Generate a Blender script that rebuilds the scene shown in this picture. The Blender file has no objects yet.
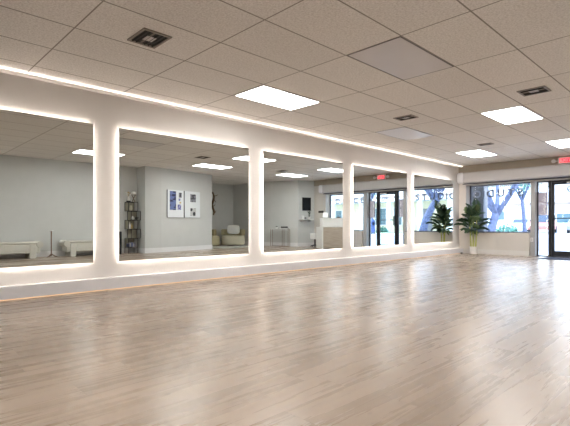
import bpy, bmesh, math, random
from mathutils import Vector, Matrix
random.seed(7)
PI = math.pi
sc = bpy.context.scene
COL = sc.collection

# ------------------------------------------------------------------ dimensions (metres)
H = 2.657          # ceiling
WY = 5.42          # face of the mirror wall
MY = 5.38          # mirror plane
FX = 14.00         # inner face of the street front
GX = 14.30         # glass plane
CAMZ = 0.8577
GRX, GRY, TS = 2.688, 4.471, 1.22   # ceiling grid origin and tile length

# ------------------------------------------------------------------ materials
MATS = {}
def _new(name):
    m = bpy.data.materials.new(name); m.use_nodes = True
    nt = m.node_tree; b = nt.nodes['Principled BSDF']
    return m, nt, b
def mat(name, col, rough=0.6, metal=0.0, noise=0.0, scale=40.0, bump=0.0, spec=0.5, bscale=None, stretch=None):
    if name in MATS: return MATS[name]
    m, nt, b = _new(name)
    b.inputs['Roughness'].default_value = rough
    b.inputs['Metallic'].default_value = metal
    b.inputs['Specular IOR Level'].default_value = spec
    N, L = nt.nodes, nt.links
    tc = N.new('ShaderNodeTexCoord'); mp = N.new('ShaderNodeMapping')
    if stretch: mp.inputs['Scale'].default_value = stretch
    L.new(tc.outputs['Object'], mp.inputs[0])
    n = N.new('ShaderNodeTexNoise'); n.inputs['Scale'].default_value = scale; n.inputs['Detail'].default_value = 5
    L.new(mp.outputs[0], n.inputs['Vector'])
    r = N.new('ShaderNodeValToRGB')
    a = max(noise, 0.02)
    r.color_ramp.elements[0].position = 0.3; r.color_ramp.elements[1].position = 0.7
    r.color_ramp.elements[0].color = tuple(c * (1 - a) for c in col) + (1,)
    r.color_ramp.elements[1].color = tuple(min(1, c * (1 + a)) for c in col) + (1,)
    L.new(n.outputs['Fac'], r.inputs[0]); L.new(r.outputs[0], b.inputs['Base Color'])
    if bump > 0:
        n2 = N.new('ShaderNodeTexNoise'); n2.inputs['Scale'].default_value = bscale or scale * 3; n2.inputs['Detail'].default_value = 3
        L.new(mp.outputs[0], n2.inputs['Vector'])
        bp = N.new('ShaderNodeBump'); bp.inputs['Strength'].default_value = bump; bp.inputs['Distance'].default_value = 0.01
        L.new(n2.outputs['Fac'], bp.inputs['Height']); L.new(bp.outputs[0], b.inputs['Normal'])
    MATS[name] = m
    return m
def emit(name, col, strength):
    m = bpy.data.materials.new(name); m.use_nodes = True
    nt = m.node_tree; nt.nodes.clear()
    o = nt.nodes.new('ShaderNodeOutputMaterial'); e = nt.nodes.new('ShaderNodeEmission')
    e.inputs[0].default_value = (*col, 1); e.inputs[1].default_value = strength
    nt.links.new(e.outputs[0], o.inputs[0]); return m
def glass_mat(name, tint=(0.93, 0.96, 0.97)):
    m = bpy.data.materials.new(name); m.use_nodes = True
    nt = m.node_tree; nt.nodes.clear(); N, L = nt.nodes, nt.links
    o = N.new('ShaderNodeOutputMaterial'); mx = N.new('ShaderNodeMixShader'); t = N.new('ShaderNodeBsdfTransparent')
    g = N.new('ShaderNodeBsdfGlossy'); fr = N.new('ShaderNodeFresnel'); fr.inputs[0].default_value = 1.35
    t.inputs[0].default_value = (*tint, 1); g.inputs['Roughness'].default_value = 0.0
    L.new(fr.outputs[0], mx.inputs[0]); L.new(t.outputs[0], mx.inputs[1]); L.new(g.outputs[0], mx.inputs[2]); L.new(mx.outputs[0], o.inputs[0])
    return m
def mnode(N, L, op, a, b=None, c=None):
    n = N.new('ShaderNodeMath'); n.operation = op
    for i, v in enumerate((a, b, c)):
        if v is None: continue
        if isinstance(v, (int, float)): n.inputs[i].default_value = v
        else: L.new(v, n.inputs[i])
    return n.outputs[0]

def ceiling_material():
    m, nt, b = _new('acoustic ceiling tiles'); N, L = nt.nodes, nt.links
    tc = N.new('ShaderNodeTexCoord'); sp = N.new('ShaderNodeSeparateXYZ'); L.new(tc.outputs['Object'], sp.inputs[0])
    def seam(out, org, step, w):
        v = mnode(N, L, 'DIVIDE', mnode(N, L, 'SUBTRACT', out, org), step)
        f = mnode(N, L, 'FRACT', v)
        d = mnode(N, L, 'MULTIPLY', mnode(N, L, 'ABSOLUTE', mnode(N, L, 'SUBTRACT', f, 0.5)), -1)
        d = mnode(N, L, 'ADD', d, 0.5)            # distance to seam, in tiles
        d = mnode(N, L, 'MULTIPLY', d, step)
        s = N.new('ShaderNodeMapRange'); s.inputs['From Min'].default_value = w * 0.5; s.inputs['From Max'].default_value = w
        s.inputs['To Min'].default_value = 1; s.inputs['To Max'].default_value = 0
        L.new(d, s.inputs['Value']); return s.outputs[0]
    sx = seam(sp.outputs['X'], GRX, TS, 0.009); sy = seam(sp.outputs['Y'], GRY, TS / 2, 0.009)
    s = mnode(N, L, 'MAXIMUM', sx, sy)
    n = N.new('ShaderNodeTexNoise'); n.inputs['Scale'].default_value = 55; n.inputs['Detail'].default_value = 4; n.inputs['Roughness'].default_value = 0.7
    L.new(tc.outputs['Object'], n.inputs['Vector'])
    r = N.new('ShaderNodeValToRGB'); e = r.color_ramp.elements
    e[0].position = 0.32; e[0].color = (0.67, 0.64, 0.61, 1); e[1].position = 0.60; e[1].color = (0.90, 0.875, 0.85, 1)
    L.new(n.outputs['Fac'], r.inputs[0])
    # per tile tone
    ix = mnode(N, L, 'FLOOR', mnode(N, L, 'DIVIDE', mnode(N, L, 'SUBTRACT', sp.outputs['X'], GRX), TS))
    iy = mnode(N, L, 'FLOOR', mnode(N, L, 'DIVIDE', mnode(N, L, 'SUBTRACT', sp.outputs['Y'], GRY), TS / 2))
    cb = N.new('ShaderNodeCombineXYZ'); L.new(ix, cb.inputs[0]); L.new(iy, cb.inputs[1])
    wn = N.new('ShaderNodeTexWhiteNoise'); L.new(cb.outputs[0], wn.inputs['Vector'])
    hv = N.new('ShaderNodeHueSaturation'); L.new(r.outputs[0], hv.inputs['Color'])
    mr = N.new('ShaderNodeMapRange'); mr.inputs['To Min'].default_value = 0.96; mr.inputs['To Max'].default_value = 1.04
    L.new(wn.outputs['Value'], mr.inputs['Value']); L.new(mr.outputs[0], hv.inputs['Value'])
    mx = N.new('ShaderNodeMix'); mx.data_type = 'RGBA'; L.new(s, mx.inputs['Factor'])
    L.new(hv.outputs[0], mx.inputs['A']); mx.inputs['B'].default_value = (0.30, 0.275, 0.25, 1)
    L.new(mx.outputs['Result'], b.inputs['Base Color'])
    b.inputs['Roughness'].default_value = 0.9; b.inputs['Specular IOR Level'].default_value = 0.2
    bp = N.new('ShaderNodeBump'); bp.inputs['Strength'].default_value = 0.35; bp.inputs['Distance'].default_value = 0.004
    L.new(n.outputs['Fac'], bp.inputs['Height']); L.new(bp.outputs[0], b.inputs['Normal'])
    return m

def floor_material():
    m, nt, b = _new('light oak planks'); N, L = nt.nodes, nt.links
    tc = N.new('ShaderNodeTexCoord'); sp = N.new('ShaderNodeSeparateXYZ'); L.new(tc.outputs['Object'], sp.inputs[0])
    PW, PL = 0.19, 1.38
    row = mnode(N, L, 'FLOOR', mnode(N, L, 'DIVIDE', sp.outputs['Y'], PW))
    fy = mnode(N, L, 'FRACT', mnode(N, L, 'DIVIDE', sp.outputs['Y'], PW))
    rw = N.new('ShaderNodeTexWhiteNoise'); rw.noise_dimensions = '1D'; L.new(row, rw.inputs['W'])
    xs = mnode(N, L, 'ADD', mnode(N, L, 'DIVIDE', sp.outputs['X'], PL), rw.outputs['Value'])
    idx = mnode(N, L, 'FLOOR', xs); fx = mnode(N, L, 'FRACT', xs)
    cb = N.new('ShaderNodeCombineXYZ'); L.new(idx, cb.inputs[0]); L.new(row, cb.inputs[1])
    wn = N.new('ShaderNodeTexWhiteNoise'); L.new(cb.outputs[0], wn.inputs['Vector'])
    def edge(f, size, w):
        d = mnode(N, L, 'MINIMUM', f, mnode(N, L, 'SUBTRACT', 1.0, f))
        return mnode(N, L, 'LESS_THAN', mnode(N, L, 'MULTIPLY', d, size), w)
    seam = mnode(N, L, 'MAXIMUM', edge(fy, PW, 0.0013), edge(fx, PL, 0.0015))
    # grain coordinates, shifted per plank
    off = N.new('ShaderNodeVectorMath'); off.operation = 'SCALE'; L.new(wn.outputs['Color'], off.inputs[0]); off.inputs['Scale'].default_value = 30
    ad = N.new('ShaderNodeVectorMath'); ad.operation = 'ADD'; L.new(tc.outputs['Object'], ad.inputs[0]); L.new(off.outputs[0], ad.inputs[1])
    mp = N.new('ShaderNodeMapping'); mp.inputs['Scale'].default_value = (0.38, 6.0, 1.0); L.new(ad.outputs[0], mp.inputs[0])
    g = N.new('ShaderNodeTexNoise'); g.inputs['Scale'].default_value = 2.2; g.inputs['Detail'].default_value = 8; g.inputs['Roughness'].default_value = 0.62; g.inputs['Distortion'].default_value = 0.15
    L.new(mp.outputs[0], g.inputs['Vector'])
    r = N.new('ShaderNodeValToRGB'); e = r.color_ramp.elements
    e[0].position = 0.20; e[0].color = (0.265, 0.202, 0.148, 1); e[1].position = 0.80; e[1].color = (0.37, 0.298, 0.235, 1)
    k = r.color_ramp.elements.new(0.5); k.color = (0.33, 0.26, 0.2, 1)
    L.new(g.outputs['Fac'], r.inputs[0])
    # knots
    mp2 = N.new('ShaderNodeMapping'); mp2.inputs['Scale'].default_value = (1.6, 3.6, 1.0); L.new(ad.outputs[0], mp2.inputs[0])
    v = N.new('ShaderNodeTexVoronoi'); v.inputs['Scale'].default_value = 1.7; L.new(mp2.outputs[0], v.inputs['Vector'])
    kr = N.new('ShaderNodeValToRGB'); kr.color_ramp.elements[0].position = 0.02; kr.color_ramp.elements[0].color = (1, 1, 1, 1)
    kr.color_ramp.elements[1].position = 0.075; kr.color_ramp.elements[1].color = (0, 0, 0, 1)
    L.new(v.outputs['Distance'], kr.inputs[0])
    kf = mnode(N, L, 'MULTIPLY', kr.outputs[0], 0.8)
    mk = N.new('ShaderNodeMix'); mk.data_type = 'RGBA'; L.new(kf, mk.inputs['Factor']); L.new(r.outputs[0], mk.inputs['A']); mk.inputs['B'].default_value = (0.10, 0.065, 0.05, 1)
    hv = N.new('ShaderNodeHueSaturation'); L.new(mk.outputs['Result'], hv.inputs['Color'])
    mr = N.new('ShaderNodeMapRange'); mr.inputs['To Min'].default_value = 0.90; mr.inputs['To Max'].default_value = 1.07
    L.new(wn.outputs['Value'], mr.inputs['Value']); L.new(mr.outputs[0], hv.inputs['Value'])
    ms = N.new('ShaderNodeMix'); ms.data_type = 'RGBA'; L.new(mnode(N, L, 'MULTIPLY', seam, 0.6), ms.inputs['Factor'])
    L.new(hv.outputs[0], ms.inputs['A']); ms.inputs['B'].default_value = (0.16, 0.11, 0.08, 1)
    L.new(ms.outputs['Result'], b.inputs['Base Color'])
    rr = N.new('ShaderNodeMapRange'); rr.inputs['To Min'].default_value = 0.25; rr.inputs['To Max'].default_value = 0.30
    L.new(g.outputs['Fac'], rr.inputs['Value']); L.new(rr.outputs[0], b.inputs['Roughness'])
    b.inputs['Specular IOR Level'].default_value = 0.36
    n3 = N.new('ShaderNodeTexNoise'); n3.inputs['Scale'].default_value = 3.0; n3.inputs['Detail'].default_value = 2; L.new(tc.outputs['Object'], n3.inputs['Vector'])
    hsum = mnode(N, L, 'ADD', mnode(N, L, 'MULTIPLY', g.outputs['Fac'], 0.06), n3.outputs['Fac'])
    hsum = mnode(N, L, 'SUBTRACT', hsum, mnode(N, L, 'MULTIPLY', seam, 0.25))
    bp = N.new('ShaderNodeBump'); bp.inputs['Strength'].default_value = 0.06; bp.inputs['Distance'].default_value = 0.01
    L.new(hsum, bp.inputs['Height']); L.new(bp.outputs[0], b.inputs['Normal'])
    return m

M_CEIL = ceiling_material(); M_FLOOR = floor_material()
M_WALL = mat('greige painted wall', (0.66, 0.63, 0.60), 0.75, noise=0.02, scale=3, bump=0.05, bscale=180)
M_WALL2 = mat('pale grey painted wall', (0.575, 0.585, 0.575), 0.75, noise=0.02, scale=3, bump=0.05, bscale=180)
M_FRONT = mat('front wall with painted shade', (0.60, 0.565, 0.52), 0.75, noise=0.02, scale=3, bump=0.05, bscale=180)  # street front wall; its backlit dimness is mixed into the base colour
M_BAND = mat('soffit with painted shade', (0.40, 0.35, 0.28), 0.8, noise=0.03, scale=4)  # wall above the shutter box, the shade there put into its colour
M_TRIM = mat('white satin trim', (0.78, 0.77, 0.78), 0.35, noise=0.01, scale=6)
M_SHUT = mat('shaded shutter housing', (0.50, 0.48, 0.475), 0.5, noise=0.02, scale=5)  # white housing, base colour lowered to carry the weak light on it
M_WHITE = mat('white lacquer', (0.80, 0.80, 0.79), 0.35, noise=0.01)
M_BLACK = mat('black aluminium', (0.015, 0.016, 0.02), 0.35, noise=0.05)
M_BLACKP = mat('black plastic', (0.02, 0.02, 0.022), 0.45, noise=0.05)
M_GREYAL = mat('grey painted post', (0.42, 0.42, 0.42), 0.45, noise=0.03)
M_DKMETAL = mat('dark vent metal', (0.035, 0.032, 0.03), 0.5, 0.4, noise=0.1)
M_VENT = mat('tan vent frame', (0.27, 0.235, 0.20), 0.5, 0.2, noise=0.05)
M_PANEL = mat('smooth grey acrylic', (0.64, 0.61, 0.61), 0.35, noise=0.03, scale=2)
M_GRID = mat('grey grid bar', (0.14, 0.13, 0.13), 0.5)
M_LIGHTFR = mat('white light frame', (0.7, 0.69, 0.67), 0.4)
M_GLASS = glass_mat('window glass')
M_BRASS = mat('aged bronze', (0.20, 0.13, 0.07), 0.4, 0.8, noise=0.3, scale=20)
M_GOLD = mat('gold metal', (0.55, 0.40, 0.16), 0.3, 0.9, noise=0.1)
M_CREAM = mat('cream boucle fabric', (0.62, 0.58, 0.45), 0.9, noise=0.06, scale=60, bump=0.4, bscale=140)
M_OLIVE = mat('olive beige fabric', (0.42, 0.38, 0.24), 0.9, noise=0.07, scale=60, bump=0.3, bscale=140)
M_BENCH = mat('pale bench upholstery', (0.60, 0.59, 0.53), 0.85, noise=0.05, scale=40, bump=0.3, bscale=120)
M_PILLOW = mat('pale grey cushion fabric', (0.68, 0.68, 0.66), 0.9, noise=0.05, bump=0.3)
M_OAKDESK = mat('limed oak veneer', (0.42, 0.36, 0.30), 0.55, noise=0.28, scale=5, stretch=(0.6, 0.6, 14))
M_WOODBR = mat('brown stained wood', (0.17, 0.085, 0.05), 0.5, noise=0.2, scale=10, stretch=(6, 6, 0.6))
M_SHELFPAN = mat('smoked shelf panel', (0.33, 0.31, 0.24), 0.5, noise=0.1, scale=8)
M_POT = mat('white ceramic', (0.80, 0.78, 0.75), 0.3, noise=0.02)
M_SOIL = mat('potting soil', (0.05, 0.035, 0.025), 0.95, noise=0.4, scale=60, bump=0.6)
M_LEAF = mat('palm leaf', (0.03, 0.07, 0.028), 0.45, noise=0.35, scale=9)
M_LEAF2 = mat('palm leaf light', (0.09, 0.15, 0.05), 0.45, noise=0.3, scale=9)
M_STEM = mat('yellow green cane', (0.42, 0.44, 0.10), 0.5, noise=0.2, scale=12, stretch=(1, 1, 6))
M_RUG = mat('pale rug', (0.55, 0.54, 0.50), 0.95, noise=0.08, scale=30, bump=0.4)
M_CANVAS = mat('white canvas', (0.74, 0.77, 0.80), 0.6, noise=0.01)
M_CANSHADE = mat('canvas shadow grey', (0.25, 0.26, 0.27), 0.6)
M_LETTER = mat('frosted grey vinyl', (0.18, 0.18, 0.21), 0.6, noise=0.02)
M_SIGNG = mat('grey sign board', (0.58, 0.56, 0.66), 0.6, noise=0.04)
M_SIGNW = mat('white sign print', (0.8, 0.8, 0.83), 0.6)
M_CHROME = mat('brushed steel', (0.5, 0.5, 0.5), 0.3, 0.9)
M_MIRROR = mat('mirror silvering', (0.79, 0.83, 0.82), 0.0, 1.0)
_mb = M_MIRROR.node_tree.nodes['Principled BSDF']
for l in list(M_MIRROR.node_tree.links):
    if l.to_socket == _mb.inputs['Base Color']: M_MIRROR.node_tree.links.remove(l)
_mb.inputs['Base Color'].default_value = (0.79, 0.83, 0.82, 1); _mb.inputs['Roughness'].default_value = 0.0
E_PANEL = emit('troffer light', (1.0, 0.975, 0.95), 12.0)
E_LED = emit('warm led', (1.0, 0.88, 0.79), 20.0)
E_COVE = emit('warm cove led', (1.0, 0.88, 0.78), 1.7)
E_FLOORLED = emit('amber led', (1.0, 0.62, 0.36), 0.7)
E_EXIT = emit('exit red', (1.0, 0.05, 0.07), 1.5)

_l = M_LETTER.node_tree; _o = [n for n in _l.nodes if n.type == 'OUTPUT_MATERIAL'][0]
_t = _l.nodes.new('ShaderNodeBsdfTranslucent'); _t.inputs[0].default_value = (0.10, 0.10, 0.12, 1)
_x = _l.nodes.new('ShaderNodeAddShader'); _l.links.new(_l.nodes['Principled BSDF'].outputs[0], _x.inputs[0]); _l.links.new(_t.outputs[0], _x.inputs[1]); _l.links.new(_x.outputs[0], _o.inputs[0])
# ------------------------------------------------------------------ mesh builder
class MB:
    def __init__(s): s.bm = bmesh.new()
    def _xf(s, vs, M):
        if M is not None:
            for v in vs: v.co = M @ v.co
    def box(s, a, b, M=None, bev=0.0, seg=2):
        c = [(a[i] + b[i]) / 2 for i in range(3)]; d = [abs(b[i] - a[i]) for i in range(3)]
        r = bmesh.ops.create_cube(s.bm, size=1.0); vs = r['verts']
        for v in vs: v.co = Vector((v.co.x * d[0] + c[0], v.co.y * d[1] + c[1], v.co.z * d[2] + c[2]))
        if bev > 0:
            es = list({e for v in vs for e in v.link_edges})
            rr = bmesh.ops.bevel(s.bm, geom=es, offset=min(bev, min(d) * 0.48), segments=seg, profile=0.6, affect='EDGES')
            vs = rr['verts']
            # include all verts of the shell
            st = list(vs); seen = set(st)
            while st:
                v = st.pop()
                for e in v.link_edges:
                    w = e.other_vert(v)
                    if w not in seen: seen.add(w); st.append(w)
            vs = list(seen)
        s._xf(vs, M); return s
    def prism(s, pts, z0, z1, M=None):
        n = len(pts)
        lo = [s.bm.verts.new((p[0], p[1], z0)) for p in pts]; hi = [s.bm.verts.new((p[0], p[1], z1)) for p in pts]
        s.bm.faces.new(list(reversed(lo))); s.bm.faces.new(hi)
        for i in range(n): s.bm.faces.new((lo[i], lo[(i + 1) % n], hi[(i + 1) % n], hi[i]))
        s._xf(lo + hi, M); return s
    def lathe(s, prof, n=24, M=None, cap=True):
        rings = []
        for r, z in prof:
            rings.append([s.bm.verts.new((r * math.cos(2 * PI * i / n), r * math.sin(2 * PI * i / n), z)) for i in range(n)])
        for a, b in zip(rings, rings[1:]):
            for i in range(n): s.bm.faces.new((a[i], a[(i + 1) % n], b[(i + 1) % n], b[i]))
        if cap:
            s.bm.faces.new(list(reversed(rings[0]))); s.bm.faces.new(rings[-1])
        s._xf([v for r in rings for v in r], M); return s
    def tube(s, pts, rad, n=8, M=None):
        pts = [Vector(p) for p in pts]
        rads = rad if isinstance(rad, (list, tuple)) else [rad] * len(pts)
        rings = []; up = Vector((0, 0, 1))
        for i, p in enumerate(pts):
            d = (pts[min(i + 1, len(pts) - 1)] - pts[max(i - 1, 0)]).normalized()
            ref = up if abs(d.dot(up)) < 0.95 else Vector((1, 0, 0))
            x = d.cross(ref).normalized(); y = x.cross(d).normalized()
            if rings:
                px = rings[-1][1]; x = (px - d * px.dot(d)).normalized(); y = x.cross(d).normalized()
            rings.append(([s.bm.verts.new(p + rads[i] * (math.cos(2 * PI * k / n) * x + math.sin(2 * PI * k / n) * y)) for k in range(n)], x))
        for (a, _), (b, _) in zip(rings, rings[1:]):
            for i in range(n): s.bm.faces.new((a[i], b[i], b[(i + 1) % n], a[(i + 1) % n]))
        s.bm.faces.new(rings[0][0]); s.bm.faces.new(list(reversed(rings[-1][0])))
        s._xf([v for r, _ in rings for v in r], M); return s
    def ball(s, c, r, M=None, sub=2, sc_=(1, 1, 1), jit=0.0, rnd=None):
        rr = bmesh.ops.create_icosphere(s.bm, subdivisions=sub, radius=1.0)
        for v in rr['verts']:
            k = 1 + (rnd.uniform(-jit, jit) if rnd else 0)
            v.co = Vector((c[0] + v.co.x * r * sc_[0] * k, c[1] + v.co.y * r * sc_[1] * k, c[2] + v.co.z * r * sc_[2] * k))
        s._xf(rr['verts'], M); return s
    def quad(s, a, b, c, d):
        vs = [s.bm.verts.new(p) for p in (a, b, c, d)]; s.bm.faces.new(vs); return s
    def build(s, name, m, parent=None, smooth=False, loc=None):
        bmesh.ops.recalc_face_normals(s.bm, faces=s.bm.faces)
        me = bpy.data.meshes.new(name); s.bm.to_mesh(me); s.bm.free()
        me.materials.append(m)
        if smooth:
            for p in me.polygons: p.use_smooth = True
            try: me.set_sharp_from_angle(angle=math.radians(40))
            except Exception: pass
        o = bpy.data.objects.new(name, me); COL.objects.link(o)
        if parent is not None: o.parent = parent
        if loc is not None: o.location = loc
        return o
def thing(name, label, cat, loc=(0, 0, 0), rz=0.0, group=None):
    o = bpy.data.objects.new(name, None); COL.objects.link(o); o.empty_display_size = 0.1
    o.location = loc; o.rotation_euler = (0, 0, rz); o['label'] = label; o['category'] = cat
    if group: o['group'] = group
    return o
def tag(o, label, cat, group=None):
    o['label'] = label; o['category'] = cat
    if group: o['group'] = group
    return o
def struct(o, kind='structure'): o['kind'] = kind; return o
def kids(o): return [c for c in bpy.data.objects if c.parent == o]
def dup(o, loc, rz=None, label=None, group=None, parent=None, _top=True):
    c = o.copy(); COL.objects.link(c)
    if parent is not None: c.parent = parent
    if _top:
        c.location = loc
        if rz is not None: c.rotation_euler = (0, 0, rz)
        if label: c['label'] = label
        if group: c['group'] = group
    for k in kids(o): dup(k, None, parent=c, _top=False)
    return c
def T(x=0, y=0, z=0, rx=0, ry=0, rz=0):
    return Matrix.Translation((x, y, z)) @ Matrix.Rotation(rz, 4, 'Z') @ Matrix.Rotation(ry, 4, 'Y') @ Matrix.Rotation(rx, 4, 'X')
def text_mesh(name, body, size, m, parent, M, depth=0.002, bold=0.0):
    cu = bpy.data.curves.new(name, 'FONT'); cu.body = body; cu.size = size; cu.extrude = depth
    cu.align_x = 'CENTER'; cu.align_y = 'CENTER'; cu.offset = bold
    tmp = bpy.data.objects.new('tmp', cu); COL.objects.link(tmp)
    bpy.context.view_layer.update()
    me = bpy.data.meshes.new_from_object(tmp.evaluated_get(bpy.context.evaluated_depsgraph_get()))
    bpy.data.objects.remove(tmp); me.name = name
    me.transform(M); me.materials.clear(); me.materials.append(m)
    o = bpy.data.objects.new(name, me); COL.objects.link(o)
    if parent is not None: o.parent = parent
    return o

# ------------------------------------------------------------------ room shell
XB = -4.0
# right-hand wall (opposite the mirrors) as one folded wall with a lounge recess
SH = 0.22
PL = [(XB, -1.45), (6.53, -1.45), (6.53, -0.95), (7.15, -1.02), (9.56, -1.50), (9.56, -3.90), (12.70, -3.90), (12.70, -1.96), (13.30, -0.66), (FX, -0.405)]
PL = [(a, b + SH) for a, b in PL]
m_ = MB(); m_.box((XB - 0.15, -4.1, -0.1), (FX + 0.4, WY + 0.35, 0.0))
struct(m_.build('floor', M_FLOOR))
m_ = MB(); m_.box((XB - 0.15, -4.1, H), (FX + 0.4, WY + 0.35, H + 0.15))
struct(m_.build('ceiling', M_CEIL))
m_ = MB(); m_.prism(PL + [(FX, -4.1), (XB, -4.1)], 0.0, H)
struct(m_.build('wall_right', M_WALL2))
m_ = MB(); m_.box((XB - 0.15, -4.1, 0), (XB, WY + 0.35, H)); struct(m_.build('wall_back', M_WALL2))
# mirror wall: panel that stops short of the ceiling, light cove behind its top
COVE = 0.045
m_ = MB(); m_.box((XB, WY, 0.0), (FX, WY + 0.35, H)); struct(m_.build('wall_left', M_WALL))
m_ = MB(); m_.box((XB, WY - 0.10, H - 0.040), (FX - 0.04, WY - 0.0005, H - 0.0005)); struct(m_.build('trim_7', M_WALL))
m_ = MB(); m_.box((XB, WY - 0.113, H - 0.026), (FX - 0.04, WY - 0.101, H - 0.008)); struct(m_.build('trim_1', E_COVE))
# baseboard of the mirror wall, floating a little over an amber strip
m_ = MB(); m_.box((XB, WY - 0.118, 0.012), (FX, WY, 0.157), bev=0.002)
struct(m_.build('baseboard_left', M_TRIM))
m_ = MB(); m_.box((XB, WY - 0.100, 0.001), (FX, WY - 0.09, 0.010))
struct(m_.build('trim_2', E_FLOORLED))
# baseboard following the folded wall
def strip_along(pts, off, z0, z1, mb):
    P = [Vector((p[0], p[1])) for p in pts]
    out = []
    for i, p in enumerate(P):
        n = Vector((0, 0)); k = 0
        dirs = []
        if i > 0: dirs.append((P[i] - P[i - 1]).normalized())
        if i < len(P) - 1: dirs.append((P[i + 1] - P[i]).normalized())
        ns = [Vector((-d.y, d.x)) for d in dirs]
        if len(ns) == 1: out.append(p + ns[0] * off)
        else:
            b = (ns[0] + ns[1]).normalized(); c = max(0.3, b.dot(ns[0])); out.append(p + b * (off / c))
    mb.prism([tuple(p) for p in P] + [tuple(p) for p in reversed(out)], z0, z1)
m_ = MB(); strip_along(PL, 0.016, 0.0, 0.15, m_); struct(m_.build('baseboard_right', M_TRIM))
# street front
YW0, YW1 = 0.37, 1.98      # first window
YP0, YP1 = 1.98, 2.12
YS0, YS1 = 2.12, 2.44      # sidelight
YD0, YD1 = 2.44, 3.22      # door with jambs
YT0, YT1 = 3.22, 3.50      # sidelight
YQ0, YQ1 = 3.50, 3.61
YV0, YV1 = 3.61, 5.22      # second window
ZS, ZT = 0.64, 2.06
m_ = MB()
m_.box((FX, -4.1, 0), (FX + 0.4, YW0, H))
m_.box((FX, YW0, 0), (FX + 0.4, YP0, ZS)); m_.box((FX, YQ1, 0), (FX + 0.4, YV1, ZS))
m_.box((FX, YV1, 0), (FX + 0.4, WY + 0.35, H))
m_.box((FX, YW0, ZT), (FX + 0.4, YV1, 2.43))
struct(m_.build('wall_front', M_FRONT))
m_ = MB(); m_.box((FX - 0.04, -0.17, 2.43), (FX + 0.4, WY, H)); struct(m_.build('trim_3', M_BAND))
m_ = MB(); m_.box((FX - 0.016, -0.17, 0), (FX, YP0, 0.14)); m_.box((FX - 0.016, YQ1, 0), (FX, WY, 0.14))
struct(m_.build('baseboard_front', mat('painted front skirting', (0.66, 0.64, 0.61), 0.5)))
m_ = MB()
m_.box((FX + 0.1, YP0, 0), (FX + 0.4, YP1, ZT)); struct(m_.build('trim_4', M_GREYAL))
m_ = MB()
m_.box((FX + 0.1, YQ0, 0), (FX + 0.4, YQ1, ZT)); struct(m_.build('trim_5', M_GREYAL))

def window(n, y0, y1, z0, z1, fm, fw=0.03, sill=True, glass=True):
    w = thing('window_%d' % n, 'x', 'x', (GX, (y0 + y1) / 2, z0)); del w['label']; del w['category']; struct(w)
    hw = (y1 - y0) / 2; h = z1 - z0
    f = MB()
    f.box((-0.03, -hw, 0), (0.03, -hw + fw, h)); f.box((-0.03, hw - fw, 0), (0.03, hw, h))
    f.box((-0.03, -hw + fw, 0), (0.03, hw - fw, fw)); f.box((-0.03, -hw + fw, h - fw), (0.03, hw - fw, h))
    f.build('window_frame', fm, w)
    g = MB(); g.box((-0.003, -hw + fw, fw), (0.003, hw - fw, h - fw)); g.build('pane', M_GLASS, w)
    if sill:
        q = MB(); q.box((-0.30, -hw, -0.002), (-0.03, hw, 0.012)); q.build('window_sill', mat('dark sill', (0.05, 0.05, 0.06), 0.4), w)
    return w
W1 = window(1, YV0, YV1, ZS, ZT, mat('dark bronze frame', (0.05, 0.05, 0.07), 0.4))
W2 = window(2, YW0, YW1, ZS, ZT, MATS['dark bronze frame'])
W3 = window(3, YT0, YT1, 0.0, ZT, M_BLACK, 0.028, sill=False)
W4 = window(4, YS0, YS1, 0.0, ZT, M_BLACK, 0.028, sill=False)
# letters: outside viewer looks toward -X, text runs +Y
def letters(body, y0, pitch, zc, hgt, win, wsc=1.0, pos=None):
    wy = win.location.y; wz = win.location.z
    for i, ch in enumerate(body):
        M = T(0.006, y0 + pitch * (pos[i] if pos else i) - wy, zc - wz) @ Matrix.Rotation(PI / 2, 4, 'Z') @ Matrix.Rotation(PI / 2, 4, 'X') @ Matrix.Diagonal((wsc, 1, 1, 1))
        text_mesh('lettering', ch, hgt / 0.70, M_LETTER, win, M, 0.001, 0.010)
letters('STUDIO', 3.90, 0.25, 1.785, 0.205, W1, 0.95, [0, 0.93, 1.95, 3.05, 3.8, 4.52])
letters('DANCE', 0.72, 0.27, 1.785, 0.205, W2, 0.95)
# fine dashed strip of tiny lettering above the big word
m_ = MB()
for i in range(26):
    y = YV0 + 0.12 + i * 0.05
    m_.box((0.005, y - (YV0 + YV1) / 2, ZT - 0.075 - ZS), (0.007, y + 0.03 - (YV0 + YV1) / 2, ZT - 0.055 - ZS))
m_.build('decal_strip', M_LETTER, W1)

# door
D = thing('door_1', 'x', 'x', (GX, (YD0 + YD1) / 2, 0)); del D['label']; del D['category']; struct(D)
hw = (YD1 - YD0) / 2
f = MB()
f.box((-0.06, -hw, 0), (0.05, -hw + 0.05, ZT)); f.box((-0.06, hw - 0.05, 0), (0.05, hw, ZT)); f.box((-0.06, -hw + 0.05, ZT - 0.05), (0.05, hw - 0.05, ZT)); f.box((-0.06, -hw + .05, 0), (0.05, hw - .05, 0.02))
f.build('door_frame', M_BLACK, D)
f = MB(); a, b_ = -hw + 0.053, hw - 0.053
f.box((-0.04, a, 0.022), (0.0, a + 0.06, ZT - 0.053)); f.box((-0.04, b_ - 0.06, 0.022), (0.0, b_, ZT - 0.053))
f.box((-0.04, a + .06, ZT - 0.113), (0.0, b_ - .06, ZT - 0.053)); f.box((-0.04, a + .06, 0.022), (0.0, b_ - .06, 0.16))
f.build('door_leaf', M_BLACK, D)
f = MB(); f.box((-0.023, a + 0.06, 0.16), (-0.017, b_ - 0.06, ZT - 0.113)); f.build('door_pane', M_GLASS, D)
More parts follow.
